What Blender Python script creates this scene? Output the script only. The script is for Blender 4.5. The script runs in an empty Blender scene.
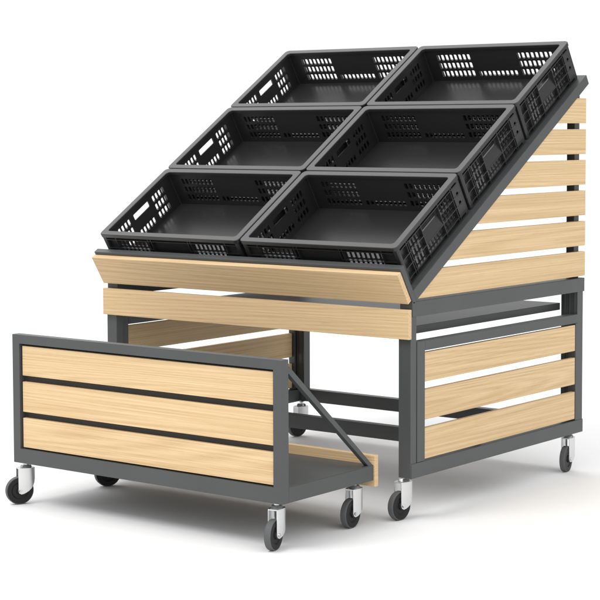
import bpy, math, random
from mathutils import Vector, Matrix

scene = bpy.context.scene
COL = scene.collection
R = math.radians

# ------------------------------------------------------------------ camera
cam_data = bpy.data.cameras.new("camera")
cam = bpy.data.objects.new("camera", cam_data)
COL.objects.link(cam)
YAW, PITCH, ROLL = R(37.5032), R(3.9188), R(-0.1531)
F = Vector((-math.sin(YAW) * math.cos(PITCH), math.cos(YAW) * math.cos(PITCH), -math.sin(PITCH)))
RT = Vector((math.cos(YAW), math.sin(YAW), 0))
UP = RT.cross(F)
r2 = RT * math.cos(ROLL) + UP * math.sin(ROLL)
u2 = UP * math.cos(ROLL) - RT * math.sin(ROLL)
M = Matrix((r2, u2, -F)).transposed().to_4x4()
M.translation = Vector((3.5706, -4.3050, 1.1738))
cam.matrix_world = M
cam_data.sensor_width = 36.0
cam_data.lens = 1793.6 / 600 * 36.0
cam_data.shift_x = (300 - 308.58) / 600
cam_data.shift_y = (248.70 - 300) / 600
cam_data.clip_end = 400
scene.camera = cam

# ------------------------------------------------------------------ light
world = bpy.data.worlds.new("World")
scene.world = world
world.use_nodes = True
nt = world.node_tree
nt.nodes.clear()
wo = nt.nodes.new("ShaderNodeOutputWorld")
bg = nt.nodes.new("ShaderNodeBackground")
tc = nt.nodes.new("ShaderNodeTexCoord")


def wmath(op, a, b=None):
    n = nt.nodes.new("ShaderNodeMath"); n.operation = op
    for k, x in enumerate((a, b)):
        if x is None: continue
        if isinstance(x, (int, float)): n.inputs[k].default_value = x
        else: nt.links.new(x, n.inputs[k])
    return n.outputs[0]


def lobe(direction, d0, d1, v0, v1):
    """studio light seen in one direction: smooth step of the angle from it"""
    d = nt.nodes.new("ShaderNodeVectorMath"); d.operation = 'DOT_PRODUCT'
    d.inputs[1].default_value = Vector(direction).normalized()
    nt.links.new(tc.outputs['Generated'], d.inputs[0])
    r = nt.nodes.new("ShaderNodeMapRange"); r.interpolation_type = 'SMOOTHSTEP'
    r.inputs['From Min'].default_value = d0; r.inputs['From Max'].default_value = d1
    r.inputs['To Min'].default_value = v0; r.inputs['To Max'].default_value = v1
    nt.links.new(d.outputs['Value'], r.inputs['Value'])
    return r.outputs['Result']


ceil_ = lobe((0.10, -0.25, 0.96), 0.15, 0.75, 0.36, 1.02)      # diffuse ceiling of the studio
soft = lobe((-0.61, 0.28, 0.74), 0.78, 0.95, 0.0, 1.5)          # overhead softbox, left and behind
side = lobe((0.90, -0.25, 0.42), 0.45, 0.90, 0.0, 0.9)          # weak fill from the right
back = lobe((-0.61, 0.79, 0.0), 0.84, 0.955, 0.0, 1.03)         # white backdrop
tot = wmath('MAXIMUM', wmath('ADD', wmath('ADD', ceil_, soft), side), back)
bg.inputs['Color'].default_value = (1, 1, 1, 1)
nt.links.new(tot, bg.inputs['Strength'])
nt.links.new(bg.outputs[0], wo.inputs[0])


def area(name, loc, target, size, power):
    d = bpy.data.lights.new(name, 'AREA')
    d.shape = 'SQUARE'; d.size = size; d.energy = power
    o = bpy.data.objects.new(name, d); COL.objects.link(o)
    o.location = loc
    o.rotation_euler = (Vector(target) - Vector(loc)).to_track_quat('-Z', 'Y').to_euler()
    return o


area("key_softbox", (-0.9, -4.3, 6.6), (0, 0, 0.4), 3.0, 255)

vs = scene.view_settings
vs.view_transform = 'Standard'
vs.look = 'None'
vs.exposure = 0
vs.gamma = 1

# ------------------------------------------------------------------ materials


def mat_base(name):
    m = bpy.data.materials.new(name)
    m.use_nodes = True
    return m, m.node_tree, m.node_tree.nodes['Principled BSDF']


def plain(name, col, rough, metal=0.0, spec=0.5, bump=0.0, scale=400.0, var=0.06):
    m, t, b = mat_base(name)
    tc = t.nodes.new("ShaderNodeTexCoord")
    n = t.nodes.new("ShaderNodeTexNoise"); n.inputs['Scale'].default_value = 6; n.inputs['Detail'].default_value = 6
    t.links.new(tc.outputs['Object'], n.inputs['Vector'])
    r = t.nodes.new("ShaderNodeValToRGB")
    r.color_ramp.elements[0].position = 0.3; r.color_ramp.elements[1].position = 0.7
    r.color_ramp.elements[0].color = (*[c * (1 - var) for c in col], 1)
    r.color_ramp.elements[1].color = (*[c * (1 + var) for c in col], 1)
    t.links.new(n.outputs['Fac'], r.inputs['Fac'])
    t.links.new(r.outputs['Color'], b.inputs['Base Color'])
    b.inputs['Roughness'].default_value = rough
    b.inputs['Metallic'].default_value = metal
    b.inputs['Specular IOR Level'].default_value = spec
    if bump:
        n2 = t.nodes.new("ShaderNodeTexNoise"); n2.inputs['Scale'].default_value = scale
        t.links.new(tc.outputs['Object'], n2.inputs['Vector'])
        bp = t.nodes.new("ShaderNodeBump"); bp.inputs['Strength'].default_value = bump
        bp.inputs['Distance'].default_value = 0.001
        t.links.new(n2.outputs['Fac'], bp.inputs['Height'])
        t.links.new(bp.outputs['Normal'], b.inputs['Normal'])
    return m


def wood(name):
    """light oak veneer, grain along the plank's local X"""
    m, t, b = mat_base(name)
    L = t.links.new
    tc = t.nodes.new("ShaderNodeTexCoord")
    oi = t.nodes.new("ShaderNodeObjectInfo")
    mul = t.nodes.new("ShaderNodeMath"); mul.operation = 'MULTIPLY'; mul.inputs[1].default_value = 37.0
    L(oi.outputs['Random'], mul.inputs[0])
    comb = t.nodes.new("ShaderNodeCombineXYZ")
    for k in range(3):
        L(mul.outputs[0], comb.inputs[k])
    add = t.nodes.new("ShaderNodeVectorMath"); add.operation = 'ADD'
    L(tc.outputs['Object'], add.inputs[0]); L(comb.outputs[0], add.inputs[1])

    def noise(sx, sy, sz, detail, rough=0.5, dist=0.0):
        mp = t.nodes.new("ShaderNodeMapping")
        mp.inputs['Scale'].default_value = (sx, sy, sz)
        L(add.outputs[0], mp.inputs['Vector'])
        n = t.nodes.new("ShaderNodeTexNoise")
        n.inputs['Scale'].default_value = 1.0
        n.inputs['Detail'].default_value = detail
        n.inputs['Roughness'].default_value = rough
        n.inputs['Distortion'].default_value = dist
        L(mp.outputs[0], n.inputs['Vector'])
        return n
    # growth-ring figure: contour lines of a long smooth noise -> cathedral arches
    big = noise(0.12, 5, 5, 1.2, 0.4)
    m1 = t.nodes.new("ShaderNodeMath"); m1.operation = 'MULTIPLY'; m1.inputs[1].default_value = 330
    L(big.outputs['Fac'], m1.inputs[0])
    fine = noise(4, 120, 120, 4, 0.6)
    m1b = t.nodes.new("ShaderNodeMath"); m1b.operation = 'MULTIPLY_ADD'; m1b.inputs[1].default_value = 2.4
    L(fine.outputs['Fac'], m1b.inputs[0]); L(m1.outputs[0], m1b.inputs[2])
    sn = t.nodes.new("ShaderNodeMath"); sn.operation = 'SINE'
    L(m1b.outputs[0], sn.inputs[0])
    rs = t.nodes.new("ShaderNodeMapRange")
    rs.inputs['From Min'].default_value = -1; rs.inputs['From Max'].default_value = 1
    L(sn.outputs[0], rs.inputs['Value'])
    streak = noise(1.1, 240, 240, 7, 0.75, 0.1)
    # combine
    mixf = t.nodes.new("ShaderNodeMix"); mixf.data_type = 'FLOAT'
    mixf.inputs[0].default_value = 0.885
    L(rs.outputs[0], mixf.inputs[2]); L(streak.outputs['Fac'], mixf.inputs[3])
    ramp = t.nodes.new("ShaderNodeValToRGB")
    e = ramp.color_ramp.elements
    e[0].position = 0.31; e[0].color = (0.505, 0.335, 0.172, 1)
    e[1].position = 0.69; e[1].color = (0.715, 0.540, 0.325, 1)
    k = e.new(0.50); k.color = (0.625, 0.445, 0.245, 1)
    L(mixf.outputs[0], ramp.inputs['Fac'])
    # tiny dark pores
    pore = noise(14, 620, 620, 2, 0.7)
    pr = t.nodes.new("ShaderNodeMapRange")
    pr.inputs['From Min'].default_value = 0.58; pr.inputs['From Max'].default_value = 0.74
    pr.inputs['To Min'].default_value = 1.0; pr.inputs['To Max'].default_value = 0.80
    L(pore.outputs['Fac'], pr.inputs['Value'])
    mx = t.nodes.new("ShaderNodeMix"); mx.data_type = 'RGBA'; mx.blend_type = 'MULTIPLY'
    mx.inputs[0].default_value = 1.0
    L(ramp.outputs[0], mx.inputs[6]); L(pr.outputs[0], mx.inputs[7])
    # overall tone differs a little from plank to plank
    tr = t.nodes.new("ShaderNodeMapRange")
    tr.inputs['To Min'].default_value = 0.96; tr.inputs['To Max'].default_value = 1.04
    L(oi.outputs['Random'], tr.inputs['Value'])
    mx2 = t.nodes.new("ShaderNodeMix"); mx2.data_type = 'RGBA'; mx2.blend_type = 'MULTIPLY'
    mx2.inputs[0].default_value = 1.0
    L(mx.outputs[2], mx2.inputs[6]); L(tr.outputs[0], mx2.inputs[7])
    L(mx2.outputs[2], b.inputs['Base Color'])
    b.inputs['Roughness'].default_value = 0.55
    b.inputs['Specular IOR Level'].default_value = 0.3
    bp = t.nodes.new("ShaderNodeBump"); bp.inputs['Strength'].default_value = 0.12
    bp.inputs['Distance'].default_value = 0.0006
    L(streak.outputs['Fac'], bp.inputs['Height'])
    L(bp.outputs['Normal'], b.inputs['Normal'])
    return m


METAL = plain("grey_powder_coat", (0.061, 0.065, 0.066), 0.45, 0.0, 0.45, 0.06, 900)
DARK = plain("dark_backing_paint", (0.030, 0.029, 0.026), 0.6, 0.0, 0.3)
WOOD = wood("light_oak")
PLASTIC = plain("black_polypropylene", (0.019, 0.019, 0.0192), 0.34, 0.0, 0.5, 0.05, 1500)
RIMPL = plain("black_polypropylene_rim", (0.019, 0.019, 0.0192), 0.34, 0.0, 0.5, 0.05, 1500)
ZINC = plain("bright_zinc", (0.66, 0.665, 0.67), 0.27, 0.85)
TYRE = plain("grey_rubber", (0.100, 0.102, 0.105), 0.7, 0.0, 0.4)
HUB = plain("black_hub_plastic", (0.009, 0.009, 0.010), 0.5, 0.0, 0.3)
FLOORM = plain("white_studio_floor", (0.80, 0.80, 0.80), 0.6, 0.0, 0.0, var=0.003)

# ------------------------------------------------------------------ mesh helper


class MB:
    def __init__(self):
        self.v = []; self.f = []

    def add(self, verts, faces):
        o = len(self.v)
        self.v += [tuple(p) for p in verts]
        self.f += [tuple(i + o for i in q) for q in faces]

    def box(self, x0, x1, y0, y1, z0, z1, tf=None):
        v = [(x0, y0, z0), (x1, y0, z0), (x1, y1, z0), (x0, y1, z0), (x0, y0, z1), (x1, y0, z1), (x1, y1, z1), (x0, y1, z1)]
        if tf:
            v = [tf(*p) for p in v]
        self.add(v, [(3, 2, 1, 0), (4, 5, 6, 7), (0, 1, 5, 4), (1, 2, 6, 5), (2, 3, 7, 6), (3, 0, 4, 7)])
        return self

    def prism(self, poly, a, b, axis):
        """poly: 2D outline, extruded from a to b along axis ('x','y','z')"""
        def P(p, q):
            if axis == 'x': return (q, p[0], p[1])
            if axis == 'y': return (p[0], q, p[1])
            return (p[0], p[1], q)
        n = len(poly)
        v = [P(p, a) for p in poly] + [P(p, b) for p in poly]
        f = [tuple(range(n))[::-1], tuple(range(n, 2 * n))]
        for i in range(n):
            j = (i + 1) % n
            f.append((i, j, n + j, n + i))
        self.add(v, f)
        return self

    def lathe(self, prof, c, axis='y', seg=48):
        """closed profile of (radius, offset) spun round axis through c"""
        n = len(prof); v = []; f = []
        for k in range(seg):
            a = 2 * math.pi * k / seg
            ca, sa = math.cos(a), math.sin(a)
            for r, h in prof:
                if axis == 'y':
                    v.append((c[0] + r * ca, c[1] + h, c[2] + r * sa))
                else:
                    v.append((c[0] + r * ca, c[1] + r * sa, c[2] + h))
        for k in range(seg):
            k2 = (k + 1) % seg
            for i in range(n):
                j = (i + 1) % n
                f.append((k * n + i, k * n + j, k2 * n + j, k2 * n + i))
        self.add(v, f)
        return self

    def build(self, name, mat, parent=None, bevel=0.0, seg=2, loc=(0, 0, 0), rot=(0, 0, 0), smooth=False):
        me = bpy.data.meshes.new(name)
        me.from_pydata(self.v, [], self.f)
        me.validate()
        import bmesh
        bm = bmesh.new(); bm.from_mesh(me)
        bmesh.ops.recalc_face_normals(bm, faces=bm.faces)
        bm.to_mesh(me); bm.free()
        me.materials.append(mat)
        o = bpy.data.objects.new(name, me)
        COL.objects.link(o)
        o.location = loc; o.rotation_euler = rot
        if parent:
            o.parent = parent
        if bevel:
            md = o.modifiers.new("bevel", 'BEVEL'); md.width = bevel; md.segments = seg
            md.limit_method = 'ANGLE'; md.angle_limit = R(35)
            md.harden_normals = True
            for p in me.polygons: p.use_smooth = True
        if smooth:
            for p in me.polygons: p.use_smooth = True
            if not bevel:
                try:
                    me.set_sharp_from_angle(angle=R(35))
                except Exception:
                    pass
        return o


def empty(name, loc, rot=(0, 0, 0), **props):
    o = bpy.data.objects.new(name, None)
    COL.objects.link(o)
    o.location = loc; o.rotation_euler = rot
    o.empty_display_size = 0.1
    for k, v in props.items():
        o[k] = v
    return o


def children(o):
    return [c for c in COL.objects if c.parent == o]


def copy_tree(o, parent=None):
    c = o.copy(); COL.objects.link(c)
    c.parent = parent
    for ch in children(o):
        copy_tree(ch, c)
    return c


# ------------------------------------------------------------------ ground
g = MB()
S = 150
g.add([(-S, -S, 0), (S, -S, 0), (S, S, 0), (-S, S, 0)], [(0, 1, 2, 3)])
floor = g.build("floor", FLOORM)
floor["kind"] = "structure"

# ------------------------------------------------------------------ casters


def caster_proto():
    t = 0.022
    rw = 0.0435
    # pressed fork: two bulging cheeks (plan curve, bottom edge) joined by a crown
    curve = [(-0.0285, 0.0140, 0.044), (-0.0265, 0.0155, 0.036), (-0.0200, 0.0175, 0.0325), (-0.0120, 0.0195, 0.0345), (-0.0040, 0.0208, 0.0385),
             (0.0040, 0.0213, 0.0435), (0.0110, 0.0208, 0.050), (0.0170, 0.0190, 0.058), (0.0215, 0.0160, 0.067), (0.0245, 0.0120, 0.080)]
    zt = 0.1125
    th = 0.0022
    body = None
    k = MB()
    for s in (-1, 1):
        v = []; f = []
        for x, y, zb in curve:
            v += [(x, s * y, zb), (x, s * y, zt), (x, s * (y - th), zb), (x, s * (y - th), zt)]
        n = len(curve)
        for i in range(n - 1):
            a, b = i * 4, (i + 1) * 4
            f += [(a, b, b + 1, a + 1), (a + 2, a + 3, b + 3, b + 2), (a, a + 2, b + 2, b), (a + 1, b + 1, b + 3, a + 3)]
        f += [(0, 1, 3, 2), ((n - 1) * 4, (n - 1) * 4 + 2, (n - 1) * 4 + 3, (n - 1) * 4 + 1)]
        k.add(v, f)
    top = [(x, y) for x, y, z in curve] + [(x, -y) for x, y, z in reversed(curve)]
    k.prism(top, 0.1115, 0.1150, 'z')
    body = k.build("caster", ZINC, None, 0.0008, 2)
    kb = MB()
    kb.lathe([(0.0, 0.1145), (0.0165, 0.1145), (0.018, 0.118), (0.015, 0.1225), (0.0085, 0.1235), (0.0085, 0.131), (0.0, 0.131)], (0, 0, 0), 'z', 28)
    kb.build("swivel_bearing", ZINC, body, smooth=True)
    w = MB()
    w.lathe([(0.0, -0.0085), (0.024, -0.0075), (0.0275, -0.0102), (0.0405, -0.0102), (0.0412, -0.0095), (0.0412, 0.0095), (0.0405, 0.0102), (0.0275, 0.0102), (0.024, 0.0075), (0.0, 0.0085)],
            (-t, 0, rw), 'y', 48)
    w.lathe([(0.0, -0.0132), (0.011, -0.0132), (0.0125, -0.010), (0.0125, 0.010), (0.011, 0.0132), (0.0, 0.0132)], (-t, 0, rw), 'y', 24)
    w.build("wheel", HUB, body, smooth=True)
    y = MB()
    y.lathe([(0.0400, -0.0098), (0.0422, -0.0096), (0.0433, -0.0078), (0.0435, -0.004), (0.0435, 0.004), (0.0433, 0.0078), (0.0422, 0.0096), (0.0400, 0.0098)],
            (-t, 0, rw), 'y', 64)
    y.build("tyre", TYRE, body, smooth=True)
    b = MB()
    b.lathe([(0.0, -0.0205), (0.0045, -0.0205), (0.0052, -0.0185), (0.0052, 0.0185), (0.0045, 0.0205), (0.0, 0.0205)], (-t, 0, rw), 'y', 12)
    b.build("axle_bolt", ZINC, body, smooth=True)
    return body


CAST = caster_proto()
cast_used = [False]


def put_caster(parent, x, y, phi, ztop=0.130):
    """phi: how far the wheel is turned away from facing the camera"""
    if not cast_used[0]:
        c = CAST; cast_used[0] = True
        c.parent = parent
    else:
        c = copy_tree(CAST, parent)
    p = R(phi)
    d = -RT * math.cos(p) - Vector((F.x, F.y, 0)).normalized() * math.sin(p)   # trail direction
    c.location = Vector((x, y, 0)) - parent.location
    c.rotation_euler = (0, 0, math.atan2(-d.y, -d.x))
    return c


def plank(parent, cx, cy, cz, length, height, thick, along='x', name="plank"):
    """board centred on a point; local X runs along the grain"""
    m = MB(); m.box(-length / 2, length / 2, -thick / 2, thick / 2, -height / 2, height / 2)
    p = parent.location
    return m.build(name, WOOD, parent, 0.0012, 2, (cx - p.x, cy - p.y, cz - p.z), (0, 0, 0 if along == 'x' else R(90)))


# ------------------------------------------------------------------ display stand
TH = R(32.2279)
RY, RZ = -0.0168, 0.8156
CT, ST = math.cos(TH), math.sin(TH)


def sl(x, s, n):
    """slope coordinates -> world"""
    return (x, RY + s * CT - n * ST, RZ + s * ST + n * CT)


stand = empty("display_stand", (0, 0, 0), label="large slatted oak and grey metal display stand holding the six sloping black crates", category="display stand")

for sx in (-1, 1):
    def X(a, b):
        return (a, b) if sx > 0 else (-b, -a)
    x0, x1 = X(0.572, 0.6155)
    MB().box(x0, x1, 0.038, 0.0685, 0.1305, 0.6125).build("post", METAL, stand, 0.0015)
    x0, x1 = X(0.553, 0.6160)
    m = MB().box(x0, x1, 1.038, 1.0755, 0.1305, 0.6125)
    for q in range(3):                                     # pressed grooves of the upright
        xc = x0 + 0.012 + q * 0.019
        m.box(xc, xc + 0.005, 1.0355, 1.0380, 0.18, 0.61)
    m.build("post", METAL, stand, 0.001)
    x0, x1 = X(0.5725, 0.6180)
    MB().box(x0, x1, 0.0400, 1.078, 0.1300, 0.1745).build("bottom_rail", METAL, stand, 0.002)
    MB().box(x0, x1, 0.0440, 1.083, 0.6110, 0.6570).build("top_rail", METAL, stand, 0.002)
    # lower panel frame
    x0, x1 = X(0.588, 0.6170)
    m = MB()
    m.box(x0, x1, 0.0705, 0.1120, 0.1750, 0.5360)
    m.box(x0, x1, 0.1120, 1.0380, 0.5060, 0.5360)
    m.box(x0, x1, 1.0260, 1.0375, 0.1750, 0.5060)
    m.build("panel_frame", METAL, stand, 0.0015)
    for z0, z1 in ((0.180, 0.273), (0.298, 0.389), (0.412, 0.5000)):
        plank(stand, sx * 0.6075, 0.569, (z0 + z1) / 2, 0.912, z1 - z0, 0.015, 'y')
    # rear upright of the upper part
    x0, x1 = X(0.566, 0.5965)
    MB().box(x0, x1, 1.046, 1.078, 0.6572, 1.285).build("upright", METAL, stand, 0.0015)
    # triangular cheek of boards, cut along the slope
    for z0, z1 in ((0.6635, 0.7465), (0.7665, 0.8495), (0.8695, 0.9530), (0.9730, 1.0565), (1.0765, 1.1600), (1.1800, 1.2640)):
        def ycut(z):                                       # y on the slope line n = -0.172
            n = -0.172
            s = (z - RZ - n * CT) / ST
            return RY + s * CT - n * ST
        ya, yb, ye = ycut(z0), ycut(z1), 1.090
        cy, cz = (ya + ye) / 2, (z0 + z1) / 2
        mm = MB()
        # local X = world Y, local Y = -world X
        poly = [(ya - cy, z0 - cz), (ye - cy, z0 - cz), (ye - cy, z1 - cz), (min(yb, ye - 0.01) - cy, z1 - cz)]
        mm.prism(poly, -0.0085, 0.0085, 'y')
        mm.build("plank", WOOD, stand, 0.0012, 2, (sx * 0.6065, cy, cz), (0, 0, R(90)))

MB().box(-0.552, 0.552, 1.040, 1.072, 0.1315, 0.1780).build("rear_rail", METAL, stand, 0.0015)
MB().box(-0.572, 0.572, 0.467, 0.499, 0.1465, 0.1930).build("middle_rail", METAL, stand, 0.0015)
MB().box(-0.550, 0.550, 0.050, 1.0365, 0.5470, 0.5710).build("shelf", METAL, stand, 0.0015)
# sloping tray
t = MB()
tf = sl
for sx in (-1, 1):
    x0, x1 = (0.580, 0.6185) if sx > 0 else (-0.6185, -0.580)
    t.box(x0, x1, -0.014, 1.2115, -0.1755, -0.1408, tf)
t.box(-0.579, 0.579, 1.178, 1.2105, -0.1750, -0.1430, tf)
for sc in (0.398, 0.798):
    t.box(-0.579, 0.579, sc - 0.012, sc + 0.012, -0.1700, -0.1440, tf)
t.box(-0.012, 0.012, 0.0, 1.177, -0.1715, -0.1445, tf)
t.build("tray_frame", METAL, stand, 0.0015)
MB().box(-0.618, 0.618, -0.0325, -0.0130, -0.1770, -0.0480, tf).build("front_lip", METAL, stand, 0.0015)
# boards on the front
m = MB().box(-0.6195, 0.6150, -0.009, 0.009, -0.0525, 0.0525)
m.build("plank", WOOD, stand, 0.0012, 2, sl(0, -0.0425, -0.1105), (TH, 0, 0))
plank(stand, 0, 0.0300, 0.590, 1.238, 0.088, 0.0155)
put_caster(stand, 0.568, 0.072, 48)
put_caster(stand, 0.588, 1.030, 64)
put_caster(stand, -0.560, 1.030, 40)
put_caster(stand, -0.560, 0.072, 30)

# ------------------------------------------------------------------ trolley
CX0, CX1, CY0, CY1 = -0.514, 0.5487, -0.4891, -0.0568
cart = empty("trolley", ((CX0 + CX1) / 2, (CY0 + CY1) / 2, 0), label="low grey trolley with three oak boards on its upright panel, in front of the stand", category="trolley")
off = (-cart.location.x, -cart.location.y, 0)
m = MB()
ring_o = [(CX0, 0.1345), (CX1, 0.1345), (CX1, 0.5345), (CX0, 0.5345)]
ring_i = [(CX0 + 0.030, 0.1795), (CX1 - 0.031, 0.1795), (CX1 - 0.031, 0.5065), (CX0 + 0.030, 0.5065)]
vv = [(p[0], y, p[1]) for y in (CY0, CY0 + 0.030) for p in ring_o + ring_i]
ff = []
for k in range(4):
    j = (k + 1) % 4
    ff += [(k, j, 4 + j, 4 + k), (8 + k, 8 + j, 12 + j, 12 + k), (k, j, 8 + j, 8 + k), (4 + k, 4 + j, 12 + j, 12 + k)]
m.add(vv, ff)
m.build("panel_frame", METAL, cart, 0.0012, 2, off)
MB().box(CX0 + 0.0295, CX1 - 0.0305, CY0 + 0.021, CY0 + 0.027, 0.1790, 0.5070).build("backing_panel", DARK, cart, 0, 2, off)
for z0, z1 in ((0.1840, 0.2755), (0.2945, 0.3880), (0.4075, 0.4995)):
    plank(cart, (CX0 + CX1) / 2 - 0.0005, CY0 + 0.0145, (z0 + z1) / 2, CX1 - CX0 - 0.073, z1 - z0, 0.014)
m = MB()
for a, b in ((CX0, CX0 + 0.032), (CX1 - 0.032, CX1)):
    m.box(a, b, CY0 + 0.0302, CY1, 0.1345, 0.1790)
m.box(CX0 + 0.032, CX1 - 0.032, CY1 - 0.032, CY1 - 0.0005, 0.1350, 0.1785)
m.build("deck_frame", METAL, cart, 0.0015, 2, off)
MB().box(CX0 + 0.0008, CX1 - 0.0008, CY0 + 0.0306, CY1 - 0.0012, 0.1791, 0.1806).build("deck", METAL, cart, 0, 2, off)
plank(cart, (CX0 + CX1) / 2, CY1 + 0.0095, 0.1615, CX1 - CX0 + 0.008, 0.093, 0.018)
for xc in (CX0 + 0.010, CX1 - 0.0105):
    a = Vector((xc, CY0 + 0.030, 0.508)); b = Vector((xc, CY1 - 0.008, 0.1745))
    d = (b - a).normalized(); nn = Vector((0, -d.z, d.y))
    if nn.z < 0: nn = -nn
    w = 0.0085
    poly = [(a.y + nn.y * w, a.z + nn.z * w), (b.y + nn.y * w, b.z + nn.z * w), (b.y - nn.y * w, b.z - nn.z * w + 0.004), (a.y - nn.y * w, a.z - nn.z * w)]
    # trimmed so that it meets the upright and the deck rail
    MB().prism(poly, xc - 0.0085, xc + 0.0085, 'x').build("brace", METAL, cart, 0.001, 2, off)
put_caster(cart, 0.500, -0.452, 66)
put_caster(cart, -0.499, -0.452, 24)
put_caster(cart, 0.510, -0.100, 58)
put_caster(cart, -0.474, -0.085, 25)
# ------------------------------------------------------------------ crates
HW, HS, CH = 0.2985, 0.1985, 0.140      # half width, half depth, height


def wall(m, lo, hi, zlo, zhi, holes, mapf, th):
    """flat wall with real rectangular holes (rounded corners): grid in (a,z), thickness th inward.
    mapf(a, z, d) -> local point; holes = [(a0,a1,z0,z1)]"""
    As = sorted({round(v, 5) for h in holes for v in h[:2]} | {lo, hi})
    Zs = sorted({round(v, 5) for h in holes for v in h[2:]} | {zlo, zhi})
    H = {(round(h[0], 5), round(h[2], 5)): h for h in holes}
    covered = {}
    for h in holes:
        for i in range(len(As) - 1):
            for j in range(len(Zs) - 1):
                ca, cz = (As[i] + As[i + 1]) / 2, (Zs[j] + Zs[j + 1]) / 2
                if h[0] < ca < h[1] and h[2] < cz < h[3]:
                    covered[(i, j)] = h
    for i in range(len(As) - 1):
        for j in range(len(Zs) - 1):
            if (i, j) in covered: continue
            a0, a1, z0, z1 = As[i], As[i + 1], Zs[j], Zs[j + 1]
            for d in (0, th):
                m.add([mapf(a0, z0, d), mapf(a1, z0, d), mapf(a1, z1, d), mapf(a0, z1, d)], [(0, 1, 2, 3)])
    for h in holes:
        a0, a1, z0, z1 = h
        c = min(a1 - a0, z1 - z0) * (0.22 if a1 - a0 < 0.03 else 0.12)
        ring = [(a0 + c, z0), (a1 - c, z0), (a1, z0 + c), (a1, z1 - c), (a1 - c, z1), (a0 + c, z1), (a0, z1 - c), (a0, z0 + c)]
        for d in (0, th):
            for cor, p, q in (((a0, z0), ring[7], ring[0]), ((a1, z0), ring[1], ring[2]), ((a1, z1), ring[3], ring[4]), ((a0, z1), ring[5], ring[6])):
                m.add([mapf(*cor, d), mapf(*p, d), mapf(*q, d)], [(0, 1, 2)])
        n = 8
        for k in range(n):
            p, q = ring[k], ring[(k + 1) % n]
            m.add([mapf(*p, 0), mapf(*q, 0), mapf(*q, th), mapf(*p, th)], [(0, 1, 2, 3)])


def rrect(hw, hs, r, seg=5):
    pts = []
    for cx, cy, a0 in ((hw - r, hs - r, 0), (-hw + r, hs - r, 90), (-hw + r, -hs + r, 180), (hw - r, -hs + r, 270)):
        for k in range(seg + 1):
            a = R(a0 + 90 * k / seg)
            pts.append((cx + r * math.cos(a), cy + r * math.sin(a)))
    return pts


def rows(n):
    return CH + n


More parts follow.
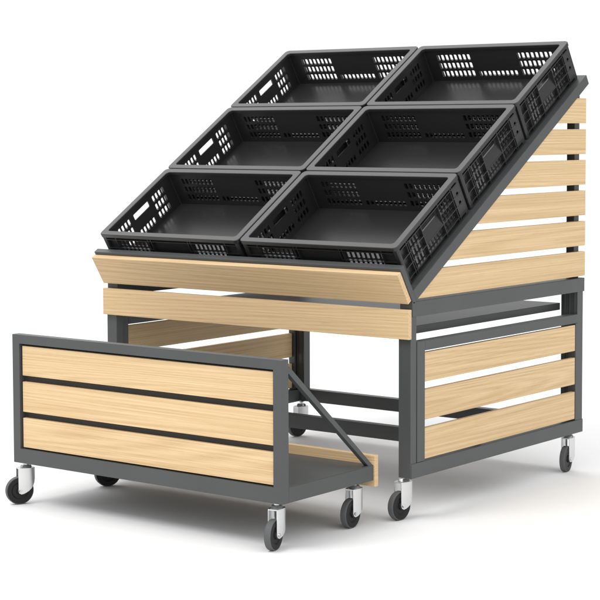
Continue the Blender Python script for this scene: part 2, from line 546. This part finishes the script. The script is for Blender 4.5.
def make_crate():
    root = empty("crate", (0, 0, 0))
    WO, TW = 0.016, 0.003               # wall outer face inset from the rim edge, wall thickness
    b = MB()
    zt, zb = CH - 0.004, 0.006
    # hole layout
    zr = [(-0.052, -0.029), (-0.0845, -0.0615), (-0.117, -0.094)]
    long_h = []
    for g0 in (-0.163, 0.163):
        for c in range(8):
            a = g0 + (c - 3.5) * 0.0178
            for z0, z1 in zr:
                long_h.append((a - 0.0057, a + 0.0057, rows(z0), rows(z1)))
    for c in range(9):
        a = (c - 4) * 0.0178
        if abs(a) < 0.079:
            long_h.append((a - 0.0057, a + 0.0057, rows(zr[2][0]), rows(zr[2][1] - 0.004)))
    short_h = []
    for g0 in (-0.0985, 0.0985):
        for c in range(4):
            a = g0 + (c - 1.5) * 0.0178
            for z0, z1 in zr:
                short_h.append((a - 0.0057, a + 0.0057, rows(z0), rows(z1)))
    short_h.append((-0.043, 0.043, rows(-0.051), rows(-0.030)))
    for c in range(5):
        a = (c - 2) * 0.0178
        short_h.append((a - 0.0057, a + 0.0057, rows(zr[2][0]), rows(zr[2][1])))
    x, y = HW - WO, HS - WO
    wall(b, -x, x, zb, zt, long_h, lambda a, z, d: (a, -y + d, z), TW)
    wall(b, -x, x, zb, zt, long_h, lambda a, z, d: (a, y - d, z), TW)
    wall(b, -y, y, zb, zt, short_h, lambda a, z, d: (-x + d, a, z), TW)
    wall(b, -y, y, zb, zt, short_h, lambda a, z, d: (x - d, a, z), TW)
    body = b.build("body", PLASTIC, root)
    # floor
    MB().box(-x - 0.001, x + 0.001, -y - 0.001, y + 0.001, 0.0, 0.0065).build("base", PLASTIC, root, 0.002)
    # rim: rounded ring, inner edge drops as a lip
    o1 = rrect(HW, HS, 0.016); o2 = rrect(HW - 0.0015, HS - 0.0015, 0.0145)
    i1 = rrect(HW - 0.0230, HS - 0.0230, 0.010); i2 = rrect(HW - 0.0215, HS - 0.0215, 0.0115)
    n = len(o1); r_ = MB()
    prof = [(o1, CH - 0.012), (o1, CH - 0.0015), (o2, CH), (i2, CH), (i1, CH - 0.0015), (i1, CH - 0.010), (rrect(HW - 0.0165, HS - 0.0165, 0.013), CH - 0.012)]
    vs_ = [(p[0], p[1], z) for ring, z in prof for p in ring]
    fs_ = []
    L_ = len(prof)
    for k in range(L_):
        for i in range(n):
            j = (i + 1) % n; k2 = (k + 1) % L_
            fs_.append((k * n + i, k * n + j, k2 * n + j, k2 * n + i))
    r_.add(vs_, fs_)
    r_.build("rim", RIMPL, root, smooth=True)
    # outside ribs
    q = MB()
    RO = 0.0045                         # rib outer edge inset from the rim edge
    RT_ = 0.0024

    def ribs(half_len, place, verts, cells):
        for a in verts:
            place(a - RT_ / 2, a + RT_ / 2, 0.001, CH - 0.011)
        for a0, a1, z in cells:
            place(a0, a1, z - RT_ / 2, z + RT_ / 2)
    hz = [rows(-0.0235), rows(-0.0568), rows(-0.0893), rows(-0.1215)]
    vl = [-0.288, -0.2345, -0.0925, -0.080, 0.080, 0.0905, 0.2345, 0.288]
    cl = []
    for z in hz:
        for a0, a1 in zip(vl[:-1], vl[1:]):
            if a0 == -0.080 and z not in (hz[0], hz[2], hz[3]): continue
            cl.append((a0 + RT_ / 2, a1 - RT_ / 2, z))
    d0, d1 = HS - WO, HS - RO
    ribs(HW, lambda a0, a1, z0, z1: q.box(a0, a1, -d1, -d0, z0, z1), vl, cl)
    ribs(HW, lambda a0, a1, z0, z1: q.box(a0, a1, d0, d1, z0, z1), vl, cl)
    vsx = [-0.188, -0.143, -0.054, 0.054, 0.143, 0.188]
    cs = []
    for z in hz:
        for a0, a1 in zip(vsx[:-1], vsx[1:]):
            if a0 == -0.054 and z == hz[1]: continue
            cs.append((a0 + RT_ / 2, a1 - RT_ / 2, z))
    e0, e1 = HW - WO, HW - RO
    ribs(HS, lambda a0, a1, z0, z1: q.box(-e1, -e0, a0, a1, z0, z1), vsx, cs)
    ribs(HS, lambda a0, a1, z0, z1: q.box(e0, e1, a0, a1, z0, z1), vsx, cs)
    # little cross webs between the hole columns (they break the hole groups up from outside)
    for g0 in (-0.0985, 0.0985):
        for c in range(3):
            a = g0 + (c - 1) * 0.0178
            for s in (-1, 1):
                q.box(min(s * e0, s * (e0 + 0.0022)), max(s * e0, s * (e0 + 0.0022)), a - 0.0009, a + 0.0009, rows(-0.120), rows(-0.025))
    for g0 in (-0.163, 0.163):
        for c in range(7):
            a = g0 + (c - 3) * 0.0178
            for s in (-1, 1):
                q.box(a - 0.0009, a + 0.0009, min(s * d0, s * (d0 + 0.0022)), max(s * d0, s * (d0 + 0.0022)), rows(-0.120), rows(-0.025))
    for sx in (-1, 1):
        for a in (-0.1345, 0.1345):
            q.box(min(sx * e0, sx * e1), max(sx * e0, sx * e1), a - 0.001, a + 0.001, 0.001, CH - 0.011)
    # closed corners, bottom flange and the flat stacking panels at the far end of each short side
    for sx in (-1, 1):
        for sy in (-1, 1):
            w0, w1 = HW - RO - 0.0180, HW - RO - 0.0004
            h0, h1 = HS - RO - 0.0180, HS - RO - 0.0004
            c = rrect(0.0088, 0.0088, 0.0045, 3)
            q.prism([(p[0] + sx * (w0 + w1) / 2, p[1] + sy * (h0 + h1) / 2) for p in c], 0.0012, CH - 0.0112, 'z')
    fo = rrect(HW - RO + 0.0002, HS - RO + 0.0002, 0.010); fi = rrect(HW - WO, HS - WO, 0.003)
    nn_ = len(fo)
    vv = [(p[0], p[1], z) for ring, z in ((fo, 0.0004), (fo, 0.0048), (fi, 0.0048), (fi, 0.0004)) for p in ring]
    ff = []
    for k in range(4):
        for i in range(nn_):
            j_ = (i + 1) % nn_; k2 = (k + 1) % 4
            ff.append((k * nn_ + i, k * nn_ + j_, k2 * nn_ + j_, k2 * nn_ + i))
    q.add(vv, ff)
    q.build("rib_frame", PLASTIC, root)
    for s in (-1, 1):
        pm = MB()
        # plate with two round stacking holes
        a0, a1 = 0.1445, 0.1865
        z0, z1 = 0.012, rows(-0.026)
        hl = [(0.159, 0.171, rows(-0.060), rows(-0.047)), (0.159, 0.171, rows(-0.092), rows(-0.079))]
        wall(pm, a0, a1, z0, z1, hl, (lambda a, z, d, s=s: (s * (HW - RO - 0.0007 - d), a, z)), 0.002)
        pm.build("corner_panel", PLASTIC, root)
    # scooped hand grip under the handle opening, on both short ends
    for s in (-1, 1):
        gmb = MB()
        xi = s * (HW - WO + 0.0002); xo = s * (HW - RO - 0.001)
        za, zc = rows(-0.0545), rows(-0.088)
        gmb.add([(xi, -0.052, za), (xi, 0.052, za), (xo, 0.052, zc), (xo, -0.052, zc),
                 (xi, -0.052, zc), (xi, 0.052, zc)], [(0, 1, 2, 3), (3, 2, 5, 4), (0, 3, 4), (1, 5, 2), (0, 4, 5, 1)])
        gmb.build("hand_grip", PLASTIC, root)
    return root


crate0 = make_crate()
LAB = {(0, 0): "front row black vented crate at the left end, above the oak lip board",
       (1, 0): "front row black vented crate at the right, nearest the front right corner of the stand",
       (0, 1): "left hand black vented crate of the middle row on the slope",
       (1, 1): "right hand black vented crate of the middle row on the slope",
       (0, 2): "topmost row black vented crate at the left, white showing through its left handle",
       (1, 2): "topmost row black vented crate at the right, highest one beside the slatted cheek"}
first = True
for j in range(3):
    for i in range(2):
        c = crate0 if first else copy_tree(crate0)
        first = False
        c.location = sl((-0.3009, 0.3009)[i], 0.2 + 0.4 * j, -0.1400 + 0.0)
        c.rotation_euler = (TH, 0, 0)
        c["label"] = LAB[(i, j)]; c["category"] = "crate"; c["group"] = "black crates set out on the sloping tray"
